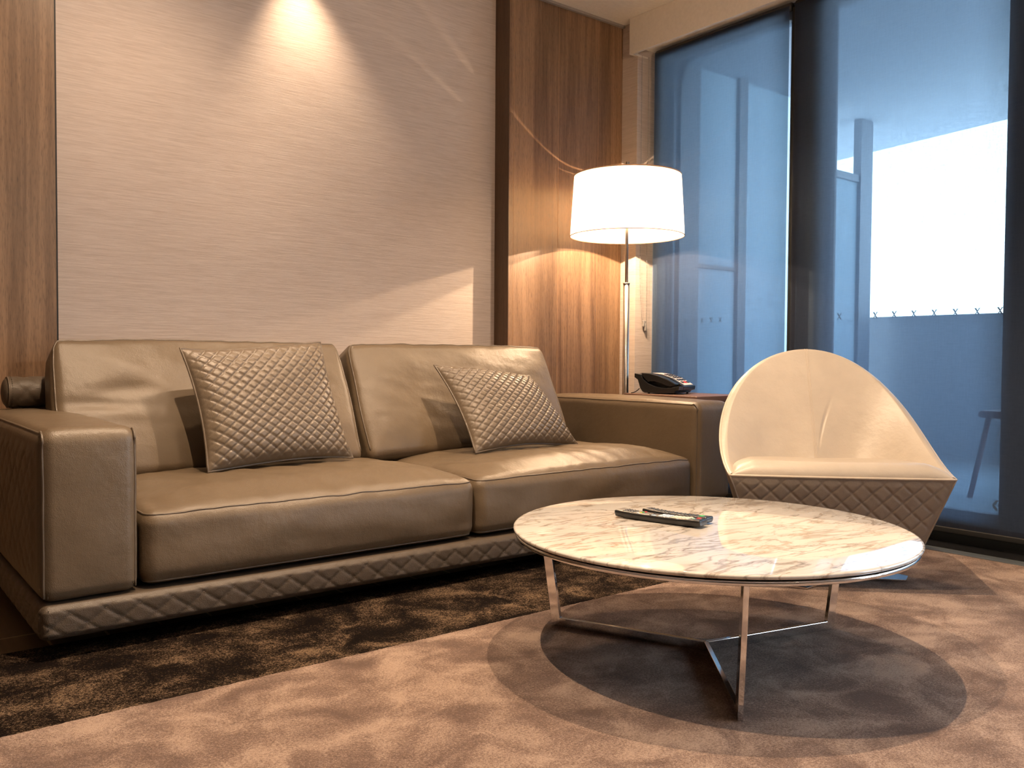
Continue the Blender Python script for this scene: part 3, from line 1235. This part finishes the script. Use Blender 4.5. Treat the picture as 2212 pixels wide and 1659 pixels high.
# ------------------------------------------------------------------ remotes on the table
RED = plain('red_button', (0.65, 0.02, 0.02), 0.4)
GREEN = plain('green_button', (0.02, 0.42, 0.10), 0.4)
YEL = plain('yellow_button', (0.75, 0.50, 0.03), 0.4)
BLUEB = plain('pale_blue_button', (0.42, 0.52, 0.62), 0.4)
BEIGE = plain('beige_button', (0.62, 0.55, 0.46), 0.45)
DARKB = plain('dark_button', (0.03, 0.03, 0.032), 0.35)
GLINT = plain('silver_line', (0.55, 0.52, 0.48), 0.3, 0.8)
TZ = 0.3407


def remote(name, label, P0, P1, wid, hgt, rows, bow=0.004):
    P0, P1 = Vector((*P0, TZ)), Vector((*P1, TZ))
    L = (P1 - P0).length
    ex = (P1 - P0).normalized()
    ey = Vector((-ex.y, ex.x, 0))
    mt = Matrix((ex, ey, Vector((0, 0, 1)))).transposed().to_4x4()
    mt.translation = (P0 + P1) / 2
    o = thing(name, label, 'remote control', tuple((P0 + P1) / 2), 'television remotes on the marble table')

    def fn(w, e):
        x, y, z = w
        f = 1 - 0.10 * math.cos(x / L * PI) ** 2
        if z < 0:
            y *= 0.86
        return (x, y * f, z + hgt / 2 + bow * (2 * x / L) ** 2)
    MB().rbox((L / 2, wid / 2, hgt / 2), 0.005, (20, 4, 2), 3, fn=fn, mat=mt).build('body', BLACK, o)
    for mat, items in rows:
        for (u, v, su, sv) in items:
            m = MB()
            z = hgt + bow * (2 * u - 1) ** 2
            m.rbox((su * L / 2, sv * wid / 2, 0.0016), 0.0012, (1, 1, 1), 2,
                   mat=mt @ Matrix.Translation(((u - 0.5) * L, v * wid, z)))
            m.build('button', mat, o)
    return o


rows1 = [
    (DARKB, [(0.10 + 0.035 * i, v, 0.024, 0.16) for i in range(4) for v in (-0.26, 0.0, 0.26)] + [(0.42, v, 0.03, 0.14) for v in (-0.25, 0, 0.25)]),
    (BLUEB, [(0.275, -0.30, 0.028, 0.15), (0.46, -0.30, 0.05, 0.16)] + [(0.53 + 0.045 * i, v, 0.038, 0.2) for i in range(3) for v in (-0.24, 0.02, 0.27)]),
    (YEL, [(0.285, -0.10, 0.028, 0.15)]),
    (GREEN, [(0.295, 0.09, 0.028, 0.15)]),
    (RED, [(0.305, 0.28, 0.028, 0.15), (0.93, 0.22, 0.04, 0.22)]),
    (BEIGE, [(0.67 + 0.042 * i, v, 0.034, 0.19) for i in range(5) for v in (-0.26, 0.0, 0.26)]),
    (plain('mint_button', (0.35, 0.6, 0.5), 0.4), [(0.885, 0.0, 0.03, 0.17)]),
]
remote('remote_control', 'longer black remote with red, yellow and beige buttons, nearer on the marble table', (1.806, 1.768), (1.868, 1.506), 0.050, 0.019, rows1)
rows2 = [
    (DARKB, [(0.10 + 0.062 * i, v, 0.034, 0.24) for i in range(12) for v in (-0.2, 0.2)]),
    (GREEN, [(0.88, 0.0, 0.06, 0.3)]),
]
remote('remote_control', 'shorter black remote with one green button, lying behind the longer one', (1.893, 1.742), (1.925, 1.530), 0.040, 0.017, rows2)

# ------------------------------------------------------------------ swivel tub chair
ang = math.radians(44.93)
Bk = Vector((math.cos(ang), math.sin(ang), 0))
Sd = Vector((math.sin(ang), -math.cos(ang), 0))
O0 = Vector((2.7051, 1.596, 0))
chair = thing('tub_chair', 'cream leather tub armchair with quilted outside, behind the marble table', 'armchair', (2.93, 1.82, 0.0))
CP = [(0, .6066, .8256), (.0891, .6066, .8256), (.3729, .5887, .8256 * .97), (.3947, .3927, .4539), (.3713, 0, .40)]


def rim(t):  # t in [-1,1]
    a = abs(t)
    c = [1, 4, 6, 4, 1]
    s = d = z = 0.0
    for i in range(5):
        b_ = c[i] * a ** i * (1 - a) ** (4 - i)
        s += b_ * CP[i][0]
        d += b_ * CP[i][1]
        z += b_ * CP[i][2]
    return (s if t >= 0 else -s), d, z


def loc(s, d, z):
    return O0 + Sd * s + Bk * d + Vector((0, 0, z))


def low(t, z=0.13):
    s, d, _ = rim(t)
    return s * 0.73, 0.045 + d * 0.72, z


NS = 96
# outer quilted shell
m = MB()


def outer(u, v):
    t = -1 + 2 * u
    s0, d0, z0 = low(t)
    s1, d1, z1 = rim(t)
    k = v
    bulge = 0.012 * math.sin(PI * k) * (1 - abs(t) ** 3)
    s = s0 + (s1 - s0) * k
    d = d0 + (d1 - d0) * k
    c = Vector((s, d - 0.28))
    nrm = c.normalized() if c.length > 0 else Vector((0, 1))
    arc = t * 0.75
    q = quilt(arc, z0 + (z1 - z0) * k, 0.067, 0.064, 0.004) * min(1, (1 - k) * 8, (1 - abs(t)) * 20)
    return loc(s + nrm[0] * (bulge + q), d + nrm[1] * (bulge + q), z0 + (z1 - z0) * k)


m.grid(outer, 220, 70)
m.build('quilted_shell', CHAIRQ, chair)
# front quilted panel
m = MB()


def frontp(u, v):
    s = -1 + 2 * u
    z = 0.13 + 0.268 * v
    ws = 0.73 * 0.3713 + (0.3713 - 0.73 * 0.3713) * v
    d = 0.045 * (1 - v)
    bow = 0.012 * (1 - s * s)
    ed = min(1, (1 - abs(s)) * 12, v * 10, (1 - v) * 10)
    q = quilt(s * ws, z, 0.067, 0.063, 0.0050) * ed
    return loc(s * ws, d - bow - q, z)


m.grid(frontp, 170, 80)
m.build('front_panel', CHAIRQ, chair)


# inner shell with rolled rim
def inner(u, v):
    t = -1 + 2 * u
    a = abs(t)
    s1, d1, z1 = rim(t)
    # base of the inner face on the seat
    cs, cd = 0.0, 0.24
    edge = 0.030 * (1 - 0.55 * a ** 3)
    dirv = Vector((cs - s1, cd - d1))
    dirv.normalize()
    fade = 1 - a ** 6
    zb = 0.405
    # roll: quarter curve over the rim
    if v < 0.25:
        k = v / 0.25
        ph = PI * k * 0.62
        off = edge * (1 - math.cos(ph)) * 0.9
        rise = edge * math.sin(ph) * 0.55
        return loc(s1 + dirv[0] * off, d1 + dirv[1] * off, z1 + rise)
    ph = PI * 0.62
    off0 = edge * (1 - math.cos(ph)) * 0.9
    z_s = z1 + edge * math.sin(ph) * 0.55
    k = (v - 0.25) / 0.75
    H = max(0.0, z_s - zb)
    depth = (0.10 * (1 - a * a) + 0.045) * fade + 0.01
    off = off0 + depth * (1 - (1 - k) ** 1.6) + 0.06 * (k ** 4) * (1 - a * a)
    pu, pv = (u - 0.535) / 0.085, (0.93 - v) / 0.40      # a soft crease right of the centre seam
    if -0.1 < pu < 1.2 and -0.1 < pv < 1.2:
        w_ = max(0.0, min(1.0, 1 - abs((pu + pv) / 2 - 0.5) * 2))
        off -= 0.0048 * w_ * math.exp(-((pu - pv) / 0.10) ** 2)
    return loc(s1 + dirv[0] * off, d1 + dirv[1] * off, z_s - H * k)


m = MB()
m.grid(inner, 300, 110)
inn = m.build('inner_shell', CREAM, chair)
# creases beside the centre seam
# centre seam
pts = [inner(0.5, 0.03 + 0.95 * i / 40) for i in range(41)]
m = MB()
for off in (-0.004, 0.004):
    m.tube([p + Sd * off - Bk * 0.0005 for p in pts], 0.0012, 6)
m.build('centre_seam', CREAM_PIPE, inn)
m = MB()
cr = []
for i in range(14):
    k = i / 13
    p = inner(0.5 + 0.055 + 0.06 * (1 - k), 0.55 + 0.27 * k)
    cr.append(p)
# piping round the rim and under the seat front
pts = [loc(*rim(-1 + 2 * i / 120)) for i in range(121)]
MB().tube(pts, 0.0042, 8).build('rim_piping', CREAM_PIPE, chair)
pts = [loc(0.3713 * (-1 + 2 * i / 60), -0.013 * (1 - (-1 + 2 * i / 60) ** 2), 0.400) for i in range(61)]
MB().tube(pts, 0.0042, 8).build('seat_piping', CREAM_PIPE, chair)
for sg in (-1, 1):
    MB().tube([loc(sg * 0.3713 * (1 - 0.27 * k / 10), 0.045 * k / 10, 0.40 - 0.27 * k / 10) for k in range(11)], 0.0032, 7).build('corner_piping', CHAIRQ, chair)


# seat cushion: rolled front edge
def seat(u, v):
    s = -1 + 2 * u
    dmax = 0.52
    e = 1 - abs(s) ** 8
    if v < 0.35:
        k = v / 0.35
        ph = k * PI / 2
        d = -0.012 * (1 - s * s) + 0.055 * (1 - math.cos(ph))
        z = 0.400 + 0.048 * math.sin(ph) * (0.15 + 0.85 * min(1, (1 - abs(s)) * 5) ** 0.5)
        ws = 0.3713 - 0.012 * math.sin(ph)
    else:
        k = (v - 0.35) / 0.65
        d = 0.055 - 0.012 * (1 - s * s) + (dmax - 0.055) * k
        z = 0.448 - 0.020 * k - 0.012 * math.sin(PI * k) * (1 - s * s)
        z = 0.400 + (z - 0.400) * (0.15 + 0.85 * min(1, (1 - abs(s)) * 5) ** 0.5)
        ws = 0.3593 * (1 - 0.42 * k ** 2.2)
    return loc(s * ws, d, z)


m = MB()
m.grid(seat, 80, 50)
m.build('seat_cushion', CREAM, chair)
# closed underside
m = MB()
ring = [Vector(loc(*low(-1 + 2 * i / 48))) for i in range(49)]
cc = sum(ring, Vector()) / len(ring)
vs = [cc] + ring
m.add(vs, [(0, i + 1, i + 2) for i in range(48)] + [(0, 49, 1)], False)
m.build('underside', BLACKM, chair)
CCX, CCY = 2.955, 1.85
MB().lathe([(0.0, 0.012), (0.036, 0.012), (0.032, 0.02), (0.030, 0.128), (0, 0.128)], (CCX - 0.02, CCY - 0.02, 0), 32).build('swivel_column', CHROME, chair)
star = []
for k in range(4):
    a0 = math.radians(-68 + 90 * k)
    tw = 0.035
    r = 0.325
    tip = Vector((math.cos(a0), math.sin(a0)))
    per = Vector((-math.sin(a0), math.cos(a0)))
    star.append(tip * r - per * tw)
    star.append(tip * r + per * tw)
    for q in (0.2, 0.35, 0.5, 0.65, 0.8):
        a1 = a0 + math.radians(90) * q
        nt = Vector((math.cos(a0 + PI / 2), math.sin(a0 + PI / 2)))
        p0 = tip * r + per * tw
        n_per = Vector((-nt.y, nt.x))
        p1 = nt * r - n_per * tw
        p = p0.lerp(p1, q) * (1 - 0.34 * math.sin(PI * q))
        star.append(p)
m = MB()
m.prism([(p.x, p.y) for p in star], (0.001, 0.009), lambda u, v, e: (CCX + u, CCY + v, e))
m.build('star_base', CHROME, chair, bevel=0.0015)

# ------------------------------------------------------------------ floor lamp
LX, LY = 3.36, 3.247
lamp = thing('floor_lamp', 'floor lamp with a glowing white drum shade in the corner behind the sofa', 'lamp', (LX, LY, -0.012))
MB().lathe([(0, 0.0), (0.13, 0.0), (0.132, 0.003), (0.128, 0.012), (0.03, 0.016), (0, 0.016)], (LX, LY, -0.012), 64).build('base', NICKEL, lamp)
MB().tube([(LX, LY, 0.003), (LX, LY, 1.195)], 0.0165, 20).build('lower_pole', NICKEL, lamp)
MB().lathe([(0, 1.195), (0.0185, 1.195), (0.0185, 1.203), (0, 1.203)], (LX, LY, 0), 24).build('pole_collar', NICKEL, lamp)
MB().tube([(LX, LY, 1.195), (LX, LY, 1.845)], 0.0085, 14).build('upper_pole', NICKEL, lamp)
zb, zt, rb, rt = 1.450, 1.768, 0.302, 0.283
MB().lathe([(rb, zb), (rt, zt)], (LX, LY, 0), 96).build('lamp_shade', SHADE, lamp)
TRIMM = plain('shade_trim', (0.34, 0.17, 0.09), 0.6)
for rr_, zz_ in ((rb, zb), (rt, zt)):
    MB().tube([(LX + rr_ * math.cos(2 * PI * k / 96), LY + rr_ * math.sin(2 * PI * k / 96), zz_) for k in range(96)], 0.0022, 6, True).build('shade_rim', TRIMM, lamp)
# the top diffuser leaves two thin slots next to the shade, the source of the thin arcs on the walls
m = MB()
m.lathe([(0.0086, 1.7600), (0.258, 1.7600), (0.258, 1.7615), (0.0086, 1.7615)], (LX, LY, 0), 96)
m.lathe([(0.2655, 1.7600), (0.2785, 1.7600), (0.2785, 1.7615), (0.2655, 1.7615), (0.2655, 1.7600)], (LX, LY, 0), 96)
m.build('top_diffuser', DIFFUSER, lamp)
for (bx_, by_) in ((-0.055, 0.030), (0.030, -0.055)):
    MB().lathe([(0, -0.022), (0.014, -0.018), (0.021, 0.0), (0.014, 0.03), (0.013, 0.05), (0, 0.05)], (LX + bx_, LY + by_, 1.60), 20).build('bulb', BULB, lamp)
    MB().tube([(LX, LY, 1.655), (LX + bx_, LY + by_, 1.655), (LX + bx_, LY + by_, 1.650)], 0.006, 8).build('bulb_holder', NICKEL, lamp)
    pl = bpy.data.lights.new('lamp_light', 'POINT')
    pl.energy = 34
    pl.shadow_soft_size = 0.006
    pl.color = (1.0, 0.70, 0.44)
    plo = bpy.data.objects.new('lamp_light', pl)
    COL.objects.link(plo)
    plo.location = (LX + bx_, LY + by_, 1.565)

# unseen uplighter added behind the viewpoint to brighten ceiling and pelmet
up = thing('added_uplighter', 'added uplighter with a metal bowl, unseen behind the viewpoint, brightening the ceiling', 'lamp', (1.7, -1.0, 0.0))
MB().lathe([(0, 0.001), (0.14, 0.001), (0.14, 0.012), (0.02, 0.02), (0, 0.02)], (1.7, -1.0, 0), 48).build('base', NICKEL, up)
MB().tube([(1.7, -1.0, 0.015), (1.7, -1.0, 1.74)], 0.012, 16).build('pole', NICKEL, up)
MB().lathe([(0, 1.735), (0.05, 1.74), (0.12, 1.78), (0.165, 1.84), (0.160, 1.84), (0.115, 1.785), (0.05, 1.748), (0, 1.745)], (1.7, -1.0, 0), 48).build('bowl', NICKEL, up)

# ------------------------------------------------------------------ side table and telephone
st_ = thing('side_table', 'dark wooden side table between the sofa arm and the window, carrying the telephone', 'table', (3.51, 2.94, -0.012))
MB().rbox((0.192, 0.245, 0.014), 0.003, (1, 1, 1), 2, mat=Matrix.Translation((3.505, 2.968, 0.603))).build('table_top', TABLEWOOD, st_)
for sx_ in (-1, 1):
    for sy_ in (-1, 1):
        MB().box(3.505 + sx_ * 0.17 - 0.012, 3.505 + sx_ * 0.17 + 0.012, 2.968 + sy_ * 0.22 - 0.012, 2.968 + sy_ * 0.22 + 0.012, -0.0118, 0.589).build('leg', BLACKM, st_)
MB().box(3.36, 3.655, 2.76, 3.176, 0.53, 0.589).build('apron', TABLEWOOD, st_)

TTOP = 0.6170
pa = math.radians(-73.5)
PU = Vector((math.cos(pa), math.sin(pa), 0))      # from the back of the phone to its front
PV = Vector((-math.sin(pa), math.cos(pa), 0))     # from the handset side to the far side
PL, PW = 0.254, 0.209
PO = Vector((3.335, 3.158, TTOP))
phone = thing('telephone', 'black desk telephone with white keypad panel on the side table', 'telephone', tuple(PO + PU * 0.13 + PV * 0.1))


def pf(u, v, e):
    return PO + PU * u + PV * e + Vector((0, 0, v))


TOPX = [0.0, 0.06, 0.12, 0.18, PL]
TOPZ = [0.106, 0.107, 0.100, 0.082, 0.042]
body = [(0.019, 0.073), (0.034, 0.028), (0.048, 0.0095), (0.06, 0.0062), (PL - 0.03, 0.0062), (PL - 0.022, 0.018), (PL - 0.004, 0.022)]
body += [(x, z) for x, z in reversed(list(zip(TOPX, TOPZ)))] + [(0.0, 0.085)]
MB().prism(body, (0.058, PW), pf).build('body', BLACK, phone, bevel=0.003)
side = [(0.019, 0.073), (0.034, 0.028), (0.048, 0.0095), (0.06, 0.0062), (PL - 0.03, 0.0062), (PL - 0.022, 0.018), (PL - 0.004, 0.022), (PL, 0.042),
        (0.238, 0.040), (0.20, 0.033), (0.16, 0.032), (0.12, 0.038), (0.08, 0.053), (0.05, 0.075), (0.034, 0.100), (0.0, 0.106), (0.0, 0.085)]
MB().prism(side, (0.0, 0.0575), pf).build('cradle', BLACK, phone, bevel=0.002)
hs = [(0.036, 0.106), (0.08, 0.104), (0.13, 0.093), (0.18, 0.076), (0.232, 0.050), (0.226, 0.041), (0.200, 0.037), (0.178, 0.042), (0.150, 0.053), (0.115, 0.062), (0.09, 0.062), (0.078, 0.057), (0.062, 0.070), (0.046, 0.086)]
MB().prism(hs, (0.004, 0.052), lambda u, v, e: pf(u, v + 0.003, e)).build('handset', BLACK, phone, bevel=0.004)
for q in (0.07, 0.215):
    for e in (0.03, 0.19):
        MB().lathe([(0, 0.0), (0.006, 0.0), (0.006, 0.0068), (0, 0.0068)], tuple(pf(q, 0, e)), 12).build('foot', RUBBER, phone)


def on_top(u, e, h):
    return pf(u, float(np.interp(u, TOPX, TOPZ)) + h, e)


def top_patch(mb, p0, p1, e0, e1, h, n=10):
    vs = []
    for i in range(n + 1):
        p = p0 + (p1 - p0) * i / n
        vs += [on_top(p, e0, h), on_top(p, e1, h), on_top(p, e1, -0.001), on_top(p, e0, -0.001)]
    fs = []
    for i in range(n):
        a, b_ = i * 4, (i + 1) * 4
        for k in range(4):
            fs.append((a + k, b_ + k, b_ + (k + 1) % 4, a + (k + 1) % 4))
    fs += [(0, 1, 2, 3), tuple(n * 4 + k for k in (3, 2, 1, 0))]
    mb.add(vs, fs, False)


m = MB()
top_patch(m, 0.065, 0.245, 0.085, 0.195, 0.0016, 16)
m.build('keypad_panel', PLASTW, phone)
for i in range(5):
    for j in range(3):
        m = MB()
        p0 = 0.125 + i * 0.023
        top_patch(m, p0, p0 + 0.013, 0.094 + j * 0.034, 0.118 + j * 0.034, 0.0048, 1)
        m.build('key', RED if (i, j) == (4, 1) else DARKB, phone)
cord = []
for i in range(16):
    k = i / 15
    P = Vector((3.345, 3.130, 0.642)).lerp(Vector((3.318, 3.165, 0.6200)), k)
    P.z = 0.6200 + 0.024 * (1 - k) ** 2
    cord.append(P)
MB().tube(cord, 0.0026, 8).build('cord', BLACK, phone)

# ------------------------------------------------------------------ recessed downlights
names = ['recessed ceiling downlight washing the papered wall above the sofa', 'recessed ceiling downlight above the gap between sofa and marble table',
         'recessed ceiling downlight by the walnut wall above the left end of the sofa', 'recessed ceiling downlight above the rug in front of the left sofa seat',
         'recessed ceiling downlight between the sofa and the tub armchair']
for (a, b_, w_, s_, bl_, r_, c_), lab in zip(DOWNLIGHTS, names):
    o = thing('downlight', lab, 'ceiling light', (a[0], a[1], CEIL), 'recessed ceiling downlights')
    MB().lathe([(0.036, CEIL - 0.0005), (0.052, CEIL - 0.0005), (0.052, CEIL - 0.004), (0.036, CEIL - 0.006), (0.036, CEIL - 0.0005)], (a[0], a[1], 0), 32).build('trim_ring', CEILP, o)
    MB().lathe([(0.0, CEIL - 0.0015), (0.036, CEIL - 0.0015), (0.036, CEIL - 0.003), (0, CEIL - 0.003)], (a[0], a[1], 0), 32).build('lens', LENS, o)

for o in list(bpy.data.objects):
    if '_o' in o:
        del o['_o']
